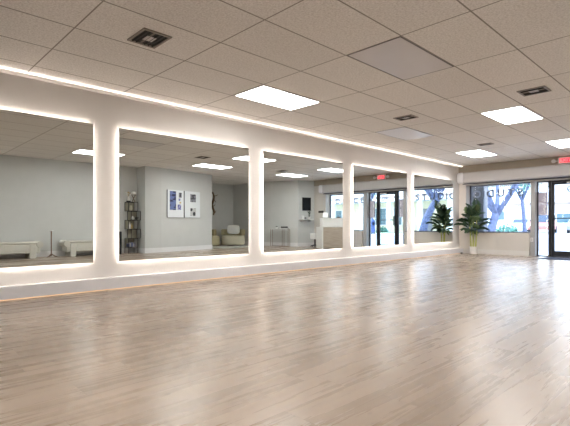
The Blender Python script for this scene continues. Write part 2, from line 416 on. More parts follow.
f = MB(); f.tube([(-0.09, a + 0.03, 1.04), (-0.09, b_ - 0.03, 1.04)], 0.014, 8); f.box((-0.09, a + .02, 1.025), (-0.03, a + .05, 1.055)); f.box((-0.09, b_ - .05, 1.025), (-0.03, b_ - .02, 1.055))
f.build('push_bar', M_BLACK, D)
f = MB(); f.tube([(-0.045, b_ - 0.05, 0.84), (-0.11, b_ - 0.05, 0.87), (-0.11, b_ - 0.05, 1.15), (-0.045, b_ - 0.05, 1.18)], 0.017, 8); f.build('door_handle', M_BLACK, D)
f = MB(); f.box((-0.05, a + 0.1, ZT - 0.10), (-0.10, a + 0.34, ZT - 0.05), bev=0.005); f.build('door_closer', M_CHROME, D)
M = T(-0.012, -0.10, 1.79) @ Matrix.Rotation(PI / 2, 4, 'Z') @ Matrix.Rotation(PI / 2, 4, 'X')
text_mesh('lettering', '09', 0.25, M_LETTER, D, M, 0.001, 0.003)
# floor mat inside the door
m_ = MB(); m_.box((-0.45, -0.38, 0), (0.45, 0.38, 0.012), bev=0.004)
tag(m_.build('door_mat', mat('dark entrance matting', (0.05, 0.055, 0.09), 0.95, noise=0.3, scale=80, bump=0.5), loc=(13.5, 2.8, 0.0)), 'dark blue mat on the floor inside the glass street door', 'mat')

# posters in the sidelights
def side_poster(y, w, z, flip, label):
    t = thing('window_poster', label, 'poster', (GX - 0.014, y, z), group='double posters in the glass beside the street door')
    h = 0.31
    p = MB(); p.box((-0.006, -w / 2, 0), (0.0, w / 2, h)); p.build('print', M_SIGNG, t)
    p = MB(); p.box((-0.006, -w / 2, h + 0.012), (0.0, w / 2, 2 * h + 0.012)); p.build('print', M_SIGNG, t)
    for s in (-1, 1):
        e = MB(); e.box((-0.009, s * w / 2 - 0.006, 0), (0.001, s * w / 2 + 0.006, 2 * h + 0.012)); e.build('poster_edge', mat('blue poster edge', (0.07, 0.06, 0.22), 0.5), t)
    for z0 in (0, h + 0.012):
        # pale leaping figure silhouettes
        pts = [(0.00, 0.05), (0.02, 0.12), (-0.01, 0.17), (0.03, 0.22), (0.01, 0.27)]
        q = MB(); q.tube([(-0.008, flip * (a_ + 0.04), z0 + b2) for a_, b2 in pts], [0.012, 0.02, 0.017, 0.01, 0.014], 6)
        q.tube([(-0.008, flip * 0.05, z0 + 0.13), (-0.008, flip * (-0.02), z0 + 0.08)], 0.008, 6)
        q.build('figure', M_SIGNW, t)
    return t
side_poster(3.375, 0.20, 1.13, -1, 'double grey poster in the glass panel between door and wide window')
side_poster(2.24, 0.20, 1.13, 1, 'double grey poster in the glass panel on the far side of the door')

# rolling shutter housings above the windows
t = thing('shutter_box', 'long white rolling shutter housing above the street windows', 'shutter', (FX, 2.80, 2.115))
m_ = MB(); m_.box((-0.235, -2.60, 0), (-0.001, 2.60, 0.315), bev=0.05, seg=4); m_.build('housing', M_SHUT, t, True)
for s in (-1, 1):
    m_ = MB(); m_.box((-0.27, s * 2.60 - (0.20 if s > 0 else 0.0), -0.008), (-0.001, s * 2.60 + (0.0 if s > 0 else 0.20), 0.323), bev=0.09, seg=5)
    m_.build('end_cap', M_TRIM, t, True)
m_ = MB(); m_.box((-0.06, -2.5, -0.03), (-0.03, 2.5, 0.002)); m_.build('bottom_slat', mat('dark slat', (0.05, 0.05, 0.07), 0.5), t)

# exit sign with two emergency lamps
t = thing('exit_sign', 'illuminated red EXIT sign with twin lamp heads above the street door', 'sign', (FX - 0.04, 2.80, 2.455))
m_ = MB(); m_.box((-0.05, -0.16, 0), (-0.001, 0.16, 0.17), bev=0.008); m_.build('housing', M_WHITE, t)
m_ = MB(); m_.box((-0.053, -0.125, 0.03), (-0.0505, 0.125, 0.14)); m_.build('face', E_EXIT, t)
text_mesh('lettering', 'EXIT', 0.115, mat('white exit letters', (0.85, 0.8, 0.8), 0.5), t, T(-0.0545, 0, 0.085) @ Matrix.Rotation(-PI / 2, 4, 'Z') @ Matrix.Rotation(PI / 2, 4, 'X'), 0.0006)
for s in (-1, 1):
    m_ = MB(); m_.lathe([(0.02, 0), (0.045, 0.02), (0.05, 0.06), (0.045, 0.065)], 14, T(-0.005, s * 0.25, 0.085, ry=-PI / 2)); m_.build('lamp_head', M_WHITE, t, True)
    m_ = MB(); m_.box((-0.03, s * 0.155, 0.075), (-0.01, s * 0.21, 0.095)); m_.build('lamp_arm', M_WHITE, t)

# ------------------------------------------------------------------ mirrors
def mirror(x0, x1, tilt, label):
    z0, z1 = 0.365, 2.183
    w = x1 - x0; h = z1 - z0
    t = thing('wall_mirror', label, 'mirror', ((x0 + x1) / 2, MY, z0), group='backlit studio mirrors')
    t.rotation_euler = (-tilt, 0, 0)
    m_ = MB(); m_.box((-w / 2, 0, 0), (w / 2, 0.005, h)); m_.build('mirror_glass', M_MIRROR, t)
    m_ = MB(); m_.box((-w / 2 + 0.06, 0.0055, 0.06), (w / 2 - 0.06, 0.044, h - 0.06)); m_.build('backing_frame', M_WHITE, t)
    i = 0.035; y0, y1 = 0.012, 0.022; q = 0.008
    for a_, b2 in (((-w / 2 + i, y0, i), (w / 2 - i, y1, i + q)), ((-w / 2 + i, y0, h - i - q), (w / 2 - i, y1, h - i)),
                   ((-w / 2 + i, y0, i + q), (-w / 2 + i + q, y1, h - i - q)), ((w / 2 - i - q, y0, i + q), (w / 2 - i, y1, h - i - q))):
        m_ = MB(); m_.box(a_, b2); m_.build('led_strip', E_LED, t)
    return t
edges = [(-0.14, 2.293), (2.655, 5.084), (5.44, 7.85), (8.24, 10.655), (11.02, 13.43)]
tl = [0.0] * 5
names = ['backlit mirror nearest the camera, at the left edge of the picture', 'backlit mirror reflecting the two white posters, second from left',
         'backlit mirror reflecting the reception desk, middle of the five', 'backlit mirror reflecting the black framed street door and exit sign',
         'backlit mirror nearest the potted palm, farthest of the five']
for (a_, b2), tt, nm in zip(edges, tl, names): mirror(a_, b2, tt, nm)

# ------------------------------------------------------------------ ceiling fittings
def cell(i, j): return (GRX + (i + 0.5) * TS, GRY - (j + 0.5) * TS / 2)
def troffer(i, j, label):
    x, y = cell(i, j)
    t = thing('ceiling_light', label, 'ceiling light', (x, y, H), group='flat panel lights in the grid ceiling')
    hx, hy = TS / 2 - 0.012, TS / 4 - 0.012; f_ = 0.022
    m_ = MB()
    m_.box((-hx, -hy, -0.006), (hx, -hy + f_, -0.0005)); m_.box((-hx, hy - f_, -0.006), (hx, hy, -0.0005))
    m_.box((-hx, -hy + f_, -0.006), (-hx + f_, hy - f_, -0.0005)); m_.box((hx - f_, -hy + f_, -0.006), (hx, hy - f_, -0.0005))
    m_.build('light_frame', M_LIGHTFR, t)
    m_ = MB(); m_.box((-hx + f_, -hy + f_, -0.004), (hx - f_, hy - f_, -0.0006)); m_.build('diffuser', E_PANEL, t)
    return t
troffer(1, 0, 'flat ceiling light close to the mirror wall, largest in the picture')
troffer(7, 0, 'flat ceiling light over the far corner with the palm')
troffer(4, 3, 'flat ceiling light midway along the row away from the mirrors')
troffer(7, 3, 'flat ceiling light nearest the street door, cut by the right edge')
troffer(1, 6, 'flat ceiling light seen only in the nearest mirror')
troffer(4, 6, 'flat ceiling light seen in the mirror above the two white posters')
troffer(7, 6, 'flat ceiling light seen in the mirror above the console table')
for j in (3, 6):  # unseen lamps added outside the frame for room light, repeating the rows
    troffer(-2, j, 'unseen ceiling light added to light the room, row %s the mirrors' % {3: 'nearer', 6: 'farther from'}[j])
def cpanel(i, j, label):
    x, y = cell(i, j)
    t = thing('ceiling_panel', label, 'ceiling panel', (x, y, H), group='smooth grey panels in the grid ceiling')
    hx, hy = TS / 2 - 0.006, TS / 4 - 0.006
    m_ = MB(); m_.box((-hx + 0.014, -hy + 0.014, -0.004), (hx - 0.014, hy - 0.014, -0.0006)); m_.build('panel', M_PANEL, t)
    m_ = MB(); q = 0.012
    m_.box((-hx, -hy, -0.003), (hx, -hy + q, -0.0005)); m_.box((-hx, hy - q, -0.003), (hx, hy, -0.0005))
    m_.box((-hx, -hy + q, -0.003), (-hx + q, hy - q, -0.0005)); m_.box((hx - q, -hy + q, -0.003), (hx, hy - q, -0.0005))
    m_.build('edge_trim', M_GRID, t)
cpanel(1, 3, 'smooth grey ceiling panel nearer the camera')
cpanel(4, 0, 'smooth grey ceiling panel farther off, by the mirror wall')
def vent(x, y, sx, sy, label, across=False):
    t = thing('ceiling_vent', label, 'air vent', (x, y, H), group='dark square ceiling vents')
    m_ = MB(); b = 0.022
    m_.box((-sx, -sy, -0.012), (sx, -sy + b, -0.0005)); m_.box((-sx, sy - b, -0.012), (sx, sy, -0.0005))
    m_.box((-sx, -sy + b, -0.012), (-sx + b, sy - b, -0.0005)); m_.box((sx - b, -sy + b, -0.012), (sx, sy - b, -0.0005))
    m_.build('vent_frame', M_VENT, t)
    m_ = MB(); m_.box((-sx + b, -sy + b, -0.002), (sx - b, sy - b, -0.0005)); m_.build('backing', M_DKMETAL, t)
    n = 6
    for k in range(n):
        if across:
            y0 = -sy + b + (k + 0.5) * (2 * sy - 2 * b) / n
            m_ = MB(); m_.box((-sx + b, -0.008, -0.001), (sx - b, 0.008, 0.001), T(0, y0, -0.008, rx=0.7))
        else:
            x0 = -sx + b + (k + 0.5) * (2 * sx - 2 * b) / n
            m_ = MB(); m_.box((-0.008, -sy + b, -0.001), (0.008, sy - b, 0.001), T(x0, 0, -0.008, ry=0.7))
        m_.build('slat', M_VENT if k == 2 else M_DKMETAL, t)
    m_ = MB(); m_.box((-0.05, -0.05, -0.0105), (0.05, 0.05, -0.0085)); m_.build('damper_plate', M_PANEL, t)
vent(2.10, 3.61, 0.152, 0.165, 'dark square ceiling vent nearest the camera, upper left')
vent(6.93, 3.52, 0.13, 0.155, 'dark ceiling vent between the two grey panels and the mirror wall')
vent(6.87, 1.72, 0.16, 0.155, 'dark ceiling vent at the right edge, beside the large ceiling light')
vent(10.56, 3.54, 0.11, 0.14, 'dark ceiling vent next to the light over the far corner')
vent(10.60, 1.15, 0.13, 0.15, 'dark ceiling vent seen in the mirror over the console table')

# ------------------------------------------------------------------ potted palm
def palm(x, y):
    t = thing('potted_palm', 'tall potted areca palm with dark green fronds in the far corner by the window', 'potted plant', (x, y, 0))
    m_ = MB(); m_.lathe([(0.075, 0), (0.085, 0.01), (0.10, 0.21), (0.104, 0.225), (0.094, 0.225), (0.09, 0.19)], 28); m_.build('pot', M_POT, t, True)
    m_ = MB(); m_.lathe([(0.088, 0.17), (0.088, 0.195)], 20); m_.build('soil', M_SOIL, t)
    rnd = random.Random(3)
    canes = [(-0.035, 0.045, 0.0), (0.03, -0.05, 0.3), (0.02, 0.01, -0.2)]
    tops = []
    for cx_, cy_, a_ in canes:
        m_ = MB(); pts = [(cx_, cy_, 0.18), (cx_ * 1.2, cy_ * 1.3, 0.45), (cx_ * 1.4, cy_ * 1.7, 0.78)]
        pts.append((cx_ * 1.2, cy_ * 1.3, 1.15)); m_.tube(pts, [0.022, 0.018, 0.013, 0.006], 8); m_.build('cane', M_STEM, t, True); tops.append(pts[-2])
    nf = 27
    for k in range(nf):
        bx, by, bz = tops[k % 3]
        hgt = k / (nf - 1)
        ang = k * 2.39996 + rnd.uniform(-0.3, 0.3)
        ln = 0.44 + 0.16 * hgt + rnd.uniform(-0.07, 0.06)
        elev = 0.75 + 0.75 * hgt ** 0.8 + rnd.uniform(-0.1, 0.1)
        z0 = bz - 0.16 + 0.50 * hgt
        d = Vector((math.cos(ang), math.sin(ang), 0))
        if d.x > 0.3: ln *= 0.62                                   # wall side fronds are cramped
        P = []; n = 22; cur = Vector((bx, by, z0)); e_ = min(elev, 1.5)
        for s in range(n + 1):
            P.append(cur.copy()); cur = cur + (d * math.cos(e_) + Vector((0, 0, math.sin(e_)))) * (ln / n)
            e_ -= (1.9 - 0.9 * hgt) / n * (0.5 + s / n)
        lim = FX - 0.05 - x
        for p in P: p.x = min(p.x, lim - 0.03); p.y = min(p.y, WY - 0.05 - y)
        m_ = MB(); m_.tube([tuple(p) for p in P], [0.007 * (1 - 0.75 * i / n) + 0.001 for i in range(n + 1)], 5)
        side = d.cross(Vector((0, 0, 1))).normalized()
        for s in range(3, n + 1):
            for sg in (-1, 1):
                f_ = s / n
                L_ = 0.20 * math.sin(PI * min(1, 0.22 + 0.72 * f_)) * rnd.uniform(0.85, 1.1)
                tan = (P[s] - P[s - 1]).normalized()
                dr = (side * sg * 0.78 + tan * 0.75 + Vector((0, 0, 0.10 + rnd.uniform(-0.15, 0.12)))).normalized()
                wd = tan.cross(dr).normalized().cross(dr).normalized() * 0.0075
                a0 = P[s]; m1 = a0 + dr * L_ * 0.5 + Vector((0, 0, 0.005)); e1 = a0 + dr * L_ + Vector((0, 0, -0.09 * L_ / 0.2))
                for q in (m1, e1): q.x = min(q.x, lim); q.y = min(q.y, WY - 0.03 - y)
                vs = [m_.bm.verts.new(v) for v in (a0, m1 + wd, e1, m1 - wd)]
                m_.bm.faces.new((vs[0], vs[1], vs[2])); m_.bm.faces.new((vs[0], vs[2], vs[3]))
        m_.build('frond', M_LEAF if k % 4 else M_LEAF2, t)
    return t
palm(13.80, 4.95)
# small cable adapter lying at the end of the mirror wall
t = thing('power_adapter', 'small black power adapter on the floor at the end of the mirror wall', 'power adapter', (13.72, 5.24, 0))
m_ = MB(); m_.box((-0.04, -0.025, 0), (0.04, 0.025, 0.035), bev=0.006); m_.build('body', M_BLACKP, t)
m_ = MB(); m_.tube([(0.04, 0, 0.015), (0.09, -0.01, 0.005), (0.12, -0.02, 0.004), (0.17, 0.0, 0.004)], 0.003, 6); m_.build('cable', M_BLACKP, t)

# ------------------------------------------------------------------ furniture opposite the mirrors (seen in the reflections)
_before = set(bpy.data.objects)
def bench(xc, yc, ln, label):
    t = thing('bench', label, 'bench', (xc, yc, 0), group='pale upholstered benches along the wall')
    h = ln / 2
    m_ = MB(); m_.box((-h + 0.06, -0.2, 0.13), (h - 0.06, 0.2, 0.37), bev=0.03, seg=3); m_.build('seat_body', M_BENCH, t, True)
    m_ = MB(); m_.box((-h + 0.08, -0.21, 0.365), (h - 0.08, 0.21, 0.425), bev=0.028, seg=3); m_.build('seat_cushion', M_BENCH, t, True)
    for s in (-1, 1):
        m_ = MB(); m_.box((s * (h - 0.24) - 0.08, -0.215, 0.0), (s * (h - 0.24) + 0.08, 0.215, 0.36), bev=0.02, seg=3); m_.build('leg', M_BENCH, t, True)
        m_ = MB(); m_.tube([(s * (h - 0.07), -0.22, 0.355), (s * (h - 0.07), 0.22, 0.355)], 0.085, 20); m_.build('rolled_end', M_BENCH, t, True)
    return t
b1 = bench(2.50, -1.17, 2.08, 'pale upholstered bench left of the slim wooden stand')
b2_ = bench(4.77, -1.17, 1.34, 'pale upholstered bench right of the slim wooden stand')
t = thing('tasting_stand', 'slim brown wooden stand with tripod foot between two benches', 'stand', (3.82, -1.16, 0)); t.name = 'pedestal_stand'
m_ = MB(); m_.tube([(0, 0, 0.03), (0, 0, 0.70)], 0.014, 10); m_.build('pole', M_WOODBR, t, True)
for k in range(3):
    a_ = k * 2 * PI / 3 + 0.5
    m_ = MB(); m_.tube([(0, 0, 0.09), (0.09 * math.cos(a_), 0.09 * math.sin(a_), 0.03), (0.15 * math.cos(a_), 0.15 * math.sin(a_), 0.012)], [0.014, 0.013, 0.011], 8); m_.build('foot', M_WOODBR, t, True)
m_ = MB(); m_.lathe([(0.015, 0.70), (0.05, 0.705), (0.055, 0.712), (0.05, 0.716)], 20); m_.build('top_plate', M_WHITE, t, True)

m_ = MB(); m_.box((-0.125, -0.15, 0), (0.125, 0.15, 0.67), bev=0.012)
t = thing('floor_speaker', 'tall black speaker box on the floor beside the staggered shelf', 'speaker', (5.70, -1.22, 0)); m_.build('cabinet', M_BLACKP, t)
m_ = MB(); m_.box((-0.11, 0.15, 0.03), (0.11, 0.156, 0.64)); m_.build('grille', mat('black speaker cloth', (0.01, 0.01, 0.01), 0.9, noise=0.3, scale=200), t)

# staggered box shelf
t = thing('shelf_tower', 'black framed tower of staggered open boxes in the niche', 'shelf', (6.285, -1.27, 0))
bw, bh, r_ = 0.31, 0.275, 0.007
for k in range(5):
    xo = -0.20 if k % 2 == 0 else -0.11
    z0 = 0.185 + k * bh; z1 = z0 + bh - 0.006; y0, y1 = -0.12, 0.12
    m_ = MB()
    for xx in (xo, xo + bw):
        for yy in (y0, y1): m_.box((xx - r_, yy - r_, z0), (xx + r_, yy + r_, z1))
    for zz in (z0, z1):
        for yy in (y0, y1): m_.box((xo - r_, yy - r_, zz - r_), (xo + bw + r_, yy + r_, zz + r_))
        for xx in (xo, xo + bw): m_.box((xx - r_, y0, zz - r_), (xx + r_, y1, zz + r_))
    m_.build('box_frame', M_BLACK, t)
    m_ = MB(); m_.box((xo + 0.008, y0 + 0.004, z0 + 0.008), (xo + bw - 0.008, y0 + 0.010, z1 - 0.008)); m_.build('back_panel', M_SHELFPAN, t)
    m_ = MB(); m_.box((xo + 0.008, y0 + 0.012, z0 + 0.0075), (xo + bw - 0.008, y1 - 0.008, z0 + 0.013)); m_.build('shelf_board', M_SHELFPAN, t)
m_ = MB()
for xx in (-0.20, 0.11):
    for yy in (-0.12, 0.12): m_ = MB(); m_.box((xx - r_, yy - r_, 0), (xx + r_, yy + r_, 0.178)); m_.build('leg', M_BLACK, t)
ST = 0.185 + 5 * bh + 0.002
# ornaments on the tower
SX, SY = 6.285, -1.27
t = thing('flower_vase', 'small white vase of gold flowers on black block, top of the shelf tower', 'vase', (SX - 0.14, SY, ST))
m_ = MB(); m_.box((-0.05, -0.04, 0), (0.05, 0.04, 0.035)); m_.build('base_block', M_BLACKP, t)
m_ = MB(); m_.lathe([(0.03, 0.035), (0.045, 0.07), (0.045, 0.11), (0.02, 0.15), (0.025, 0.165)], 18); m_.build('vase', M_POT, t, True)
rnd = random.Random(5)
for k in range(7):
    a_ = rnd.uniform(0, 6.28); r0 = rnd.uniform(0.02, 0.08); z_ = rnd.uniform(0.2, 0.31)
    m_ = MB(); m_.tube([(0, 0, 0.15), (r0 * math.cos(a_) * 0.6, r0 * math.sin(a_) * 0.6, z_ * 0.8), (r0 * math.cos(a_), r0 * math.sin(a_), z_)], 0.003, 5)
    m_.ball((r0 * math.cos(a_), r0 * math.sin(a_), z_), 0.022, sub=1, jit=0.2, rnd=rnd); m_.build('flower', M_GOLD if k % 2 else M_POT, t)
t = thing('crossed_stand', 'white ball ornament held on a crossed dark stand, top of the shelf tower', 'ornament', (SX + 0.03, SY, ST))
m_ = MB()
for s in (-1, 1): m_.tube([(-s * 0.06, 0, 0.006), (s * 0.075, 0, 0.23)], 0.006, 6)
for s in (-1, 1): m_.tube([(0, -s * 0.06, 0.006), (0, s * 0.07, 0.23)], 0.006, 6)
m_.build('crossed_legs', M_BRASS, t)
m_ = MB(); m_.ball((0, 0, 0.275), 0.068, sub=3, sc_=(1, 1, 0.8)); m_.build('ball', M_POT, t, True)
def small(name, label, cat, loc, prof, m, group=None):
    mb = MB(); mb.lathe(prof, 16); return tag(mb.build(name, m, None, True, loc), label, cat, group)
zb = lambda k: 0.185 + k * bh + 0.0135
small('vase', 'white round vase in the second box from the top of the tower', 'vase', (SX + 0.0, SY, zb(3)), [(0.03, 0), (0.055, 0.03), (0.05, 0.07), (0.02, 0.10), (0.025, 0.11)], M_POT)
small('bowl', 'small black bowl in the second box from the top of the tower', 'bowl', (SX + 0.13, SY, zb(3)), [(0.03, 0), (0.06, 0.04), (0.065, 0.07), (0.055, 0.07), (0.03, 0.02)], M_BLACKP)
for q, (dx, hh, c, lb) in enumerate([(-0.05, 0.20, 'POT', ''), (0.02, 0.16, 'GOLD', 'gold bottle in the middle box of the tower')]):
    small('bottle', ['tall white bottle in the middle box of the tower', 'shorter gold bottle in the middle box of the tower'][q], 'bottle', (SX + dx - 0.05, SY, zb(2)),
          [(0.025, 0), (0.027, hh * 0.6), (0.011, hh * 0.75), (0.011, hh)], M_POT if c == 'POT' else M_GOLD)
small('vase', 'ribbed cream vase in the topmost box of the tower', 'vase', (SX - 0.06, SY, zb(4)), [(0.03, 0), (0.05, 0.06), (0.04, 0.13), (0.03, 0.16)], M_CREAM)
for q, (dx, cc) in enumerate([(-0.16, (0.1, 0.12, 0.25)), (-0.11, (0.5, 0.5, 0.55)), (-0.05, (0.12, 0.14, 0.3)), (0.0, (0.45, 0.45, 0.5)), (0.05, (0.16, 0.15, 0.2))]):
    m_ = MB(); m_.box((-0.02, -0.07, 0), (0.02, 0.07, 0.10 + 0.015 * (q % 3)))
    tag(m_.build('book', mat('book cover %d' % q, cc, 0.6), loc=(SX + dx, SY, zb(0))), ['dark navy book at the left end of the lowest box', 'pale grey book beside the navy one in the lowest box', 'blue book in the middle of the lowest box', 'grey book right of centre in the lowest box', 'charcoal book at the right end of the lowest box'][q], 'book', 'books in the lowest box of the tower')

# canvases on the angled wall
A = Vector((7.15, -1.02)); B = Vector((9.56, -1.50)); dv = (B - A).normalized(); ang = math.atan2(dv.y, dv.x); nrm = Vector((-dv.y, dv.x))
def on_wall(s): return A + dv * s
def canvas(s0, s1, z0, z1, label, prints):
    c = on_wall((s0 + s1) / 2); w = s1 - s0
    t = thing('wall_canvas', label, 'poster', (c.x + nrm.x * 0.001, c.y + nrm.y * 0.001, z0), ang, group='white canvases on the angled wall')
    h = z1 - z0
    m_ = MB(); m_.box((-w / 2, 0, 0), (w / 2, 0.035, h), bev=0.003); m_.build('canvas', M_CANVAS, t)
    m_ = MB(); m_.box((-w / 2 - 0.008, 0, -0.008), (-w / 2 - 0.0005, 0.034, h)); m_.box((-w / 2, 0, -0.008), (w / 2, 0.034, -0.0005)); m_.build('shadow_edge', M_CANSHADE, t)  # dark strips left and below imitate the canvas's shadow
    for (x0, x1, za, zb_, mm) in prints:
        m_ = MB(); m_.box((-w / 2 + x0 * w, 0.0352, h * za), (-w / 2 + x1 * w, 0.037, h * zb_)); m_.build('print', mm, t)
def photo_mat(name, c0, c1, scale, st=(1, 1, 1)):
    m, nt, b = _new(name); N, L = nt.nodes, nt.links
    tc = N.new('ShaderNodeTexCoord'); mp = N.new('ShaderNodeMapping'); mp.inputs['Scale'].default_value = st
    n = N.new('ShaderNodeTexVoronoi'); n.inputs['Scale'].default_value = scale; r = N.new('ShaderNodeValToRGB'); r.color_ramp.interpolation = 'CONSTANT'
    r.color_ramp.elements[0].color = (*c0, 1); r.color_ramp.elements[1].color = (*c1, 1); r.color_ramp.elements[1].position = 0.5
    L.new(tc.outputs['Object'], mp.inputs[0]); L.new(mp.outputs[0], n.inputs['Vector']); L.new(n.outputs['Distance'], r.inputs[0]); L.new(r.outputs[0], b.inputs['Base Color'])
    return m
PB = photo_mat('blue photo column', (0.015, 0.02, 0.08), (0.12, 0.16, 0.36), 9, (0.5, 1, 1.4)); PG = photo_mat('dark grey photo', (0.03, 0.03, 0.04), (0.2, 0.2, 0.24), 14)
PK = photo_mat('black portrait photo', (0.02, 0.02, 0.025), (0.5, 0.5, 0.5), 8); PV = photo_mat('violet photo', (0.08, 0.08, 0.3), (0.4, 0.4, 0.6), 18)
canvas(0.24, 0.96, 1.11, 1.99, 'white canvas with a tall blue photo column, left of the pair',
       [(0.13, 0.52, 0.27, 0.96, PB), (0.70, 0.88, 0.74, 0.92, PG), (0.68, 0.80, 0.62, 0.70, PV), (0.74, 0.84, 0.52, 0.58, M_GOLD), (0.62, 0.84, 0.28, 0.48, PV)])
canvas(1.02, 1.78, 1.11, 1.99, 'white canvas with two small black and white photos, right of the pair',
       [(0.36, 0.72, 0.60, 0.90, PG), (0.36, 0.72, 0.07, 0.36, PK)])
# twisted bronze wall ornament
t = thing('wall_ornament', 'tall twisted bronze branch ornament on the lounge wall', 'ornament', (11.50, -3.90, 1.3))
m_ = MB(); pts = [(0.05 * math.sin(k * 0.9), 0.05 + 0.02 * math.cos(k), k * 0.09) for k in range(12)]
m_.tube(pts, [0.03, 0.035, 0.04, 0.035, 0.045, 0.04, 0.05, 0.045, 0.04, 0.035, 0.03, 0.02], 8); m_.build('trunk', M_BRASS, t, True)
for (k, dx, dz) in ((1, 0.10, 0.1), (2, -0.13, 0.12), (4, 0.14, 0.12), (5, -0.10, -0.1), (7, 0.13, -0.1), (9, 0.22, 0.08), (10, -0.14, 0.12)):
    m_ = MB(); p = Vector(pts[k]); m_.tube([tuple(p), (p.x + dx * 0.6, p.y + 0.02, p.z + dz * 0.3), (p.x + dx, p.y + 0.01, p.z + dz)], [0.02, 0.015, 0.006], 6); m_.build('branch', M_BRASS, t, True)

# lounge chairs
def squircle(rx, ry, n=28, p=3.2):
    out = []
    for i in range(n):
        a_ = 2 * PI * i / n; c, s_ = math.cos(a_), math.sin(a_)
        k = (abs(c) ** p + abs(s_) ** p) ** (-1 / p); out.append((rx * k * c, ry * k * s_))
    return out
def soft(mb, pts, z0, z1, e):
    n = len(pts); prof = [(1 - e * 1.2, z0), (1 - e * 0.3, z0 + 0.03), (1.0, z0 + 0.07), (1.0, z1 - 0.06), (1 - e * 0.4, z1 - 0.02), (1 - e * 1.6, z1)]
    rings = [[mb.bm.verts.new((p[0] * k, p[1] * k, z)) for p in pts] for k, z in prof]
    for a_, b in zip(rings, rings[1:]):
        for i in range(n): mb.bm.faces.new((a_[i], a_[(i + 1) % n], b[(i + 1) % n], b[i]))
    mb.bm.faces.new(list(reversed(rings[0]))); mb.bm.faces.new(rings[-1])
def lounge(x, y, rz, w, label, m_body):
    t = thing('lounge_chair', label, 'armchair', (x, y, 0), rz, group='low rounded lounge chairs in the recess')
    m_ = MB(); soft(m_, squircle(w / 2, 0.43), 0.03, 0.42, 0.06); m_.build('seat', m_body, t, True)
    # curved low back (local +Y is the front)
    m_ = MB(); n = 14; inn, out = [], []
    for i in range(n + 1):
        a_ = PI + PI * i / n
        out.append((w / 2 * 1.04 * math.cos(a_), 0.48 * math.sin(a_) - 0.02)); inn.append((w / 2 * 0.74 * math.cos(a_), 0.26 * math.sin(a_) - 0.02))
    m_.prism(out + list(reversed(inn)), 0.425, 0.68); bmesh.ops.bevel(m_.bm, geom=list(m_.bm.edges), offset=0.02, segments=2, affect='EDGES')
    m_.build('backrest', M_OLIVE, t, True)
    m_ = MB(); m_.lathe([(0.25, 0), (0.25, 0.03)], 24); m_.build('plinth', M_BLACKP, t)
    return t
lounge(11.98, -3.10, math.radians(42), 0.98, 'cream rounded lounge chair with a grey cushion in the recess corner', M_CREAM)
lounge(10.72, -3.28, 0.1, 0.95, 'olive beige lounge chair beside the twisted bronze ornament', M_OLIVE)
m_ = MB(); soft(m_, squircle(0.27, 0.2, p=4), 0, 0.12, 0.25)
o = tag(m_.build('throw_pillow', M_PILLOW, None, True, (11.99, -3.09, 0.66)), 'pale grey cushion propped up on the cream lounge chair', 'cushion'); o.rotation_euler = (math.radians(78), 0, math.radians(42 + 180))
m_ = MB(); m_.box((-1.0, -0.6, 0), (1.0, 0.6, 0.012), bev=0.004)
tag(m_.build('rug', M_RUG, loc=(11.1, -2.15, 0)), 'pale low rug on the floor in front of the lounge chairs', 'rug')
t = thing('side_table', 'small dark round side table between the two lounge chairs', 'side table', (11.30, -3.58, 0))
m_ = MB(); m_.lathe([(0.11, 0), (0.11, 0.015), (0.02, 0.03), (0.018, 0.45)], 20); m_.build('stand', M_BLACKP, t, True)
m_ = MB(); m_.lathe([(0.13, 0.45), (0.135, 0.46), (0.135, 0.475)], 24); m_.build('table_top', M_BLACKP, t)

# console table by the angled wall under the lights
cd = math.atan2(1.30, 0.60)
t = thing('console_table', 'slim metal console table with thin legs against the angled wall', 'table', (12.76, -1.13, 0), cd)
m_ = MB(); m_.box((-0.38, -0.14, 0.69), (0.38, 0.14, 0.705), bev=0.003); m_.build('table_top', mat('pale stone top', (0.5, 0.5, 0.46), 0.3), t)
for sx in (-1, 1):
    for sy in (-1, 1):
        m_ = MB(); m_.tube([(sx * 0.36, sy * 0.12, 0), (sx * 0.36, sy * 0.12, 0.69)], 0.009, 8); m_.build('leg', M_BRASS, t)
for sx in (0.12,):
    for sy in (-1, 1):
        m_ = MB(); m_.tube([(sx, sy * 0.12, 0), (sx, sy * 0.12, 0.69)], 0.009, 8); m_.build('leg', M_BRASS, t)
m_ = MB(); m_.tube([(-0.36, -0.12, 0.02), (0.36, -0.12, 0.02)], 0.006, 6); m_.tube([(-0.36, 0.12, 0.02), (0.36, 0.12, 0.02)], 0.006, 6); m_.build('stretcher', M_BRASS, t)
Mc = T(12.76, -1.13, 0.7055, rz=cd)
t = thing('candle_jar', 'white candle jar with a black lid on the console table', 'jar', tuple(Mc @ Vector((-0.15, 0, 0))))
m_ = MB(); m_.lathe([(0.04, 0), (0.042, 0.08)], 18); m_.build('jar', M_POT, t, True)
m_ = MB(); m_.lathe([(0.036, 0.0805), (0.036, 0.11), (0.01, 0.115)], 18); m_.build('lid', M_BLACKP, t, True)
t = thing('tray', 'white tray with raised rim on the console table', 'tray', tuple(Mc @ Vector((0.17, 0, 0))), cd)
m_ = MB(); m_.box((-0.16, -0.11, 0), (0.16, 0.11, 0.012)); m_.build('base', M_WHITE, t)
m_ = MB()
for s in (-1, 1): m_.box((-0.16, s * 0.11 - 0.005, 0.012), (0.16, s * 0.11 + 0.005, 0.03)); m_.box((s * 0.16 - 0.005, -0.105, 0.012), (s * 0.16 + 0.005, 0.105, 0.03))
m_.build('rim', M_WHITE, t)
m_ = MB(); m_.box((-0.12, -0.08, 0), (0.12, 0.08, 0.085), bev=0.006)
o = tag(m_.build('storage_box', M_BLACKP, loc=tuple(Mc @ Vector((0.17, 0, 0.0125)))), 'black box lying in the white tray on the console table', 'box'); o.rotation_euler = (0, 0, cd)

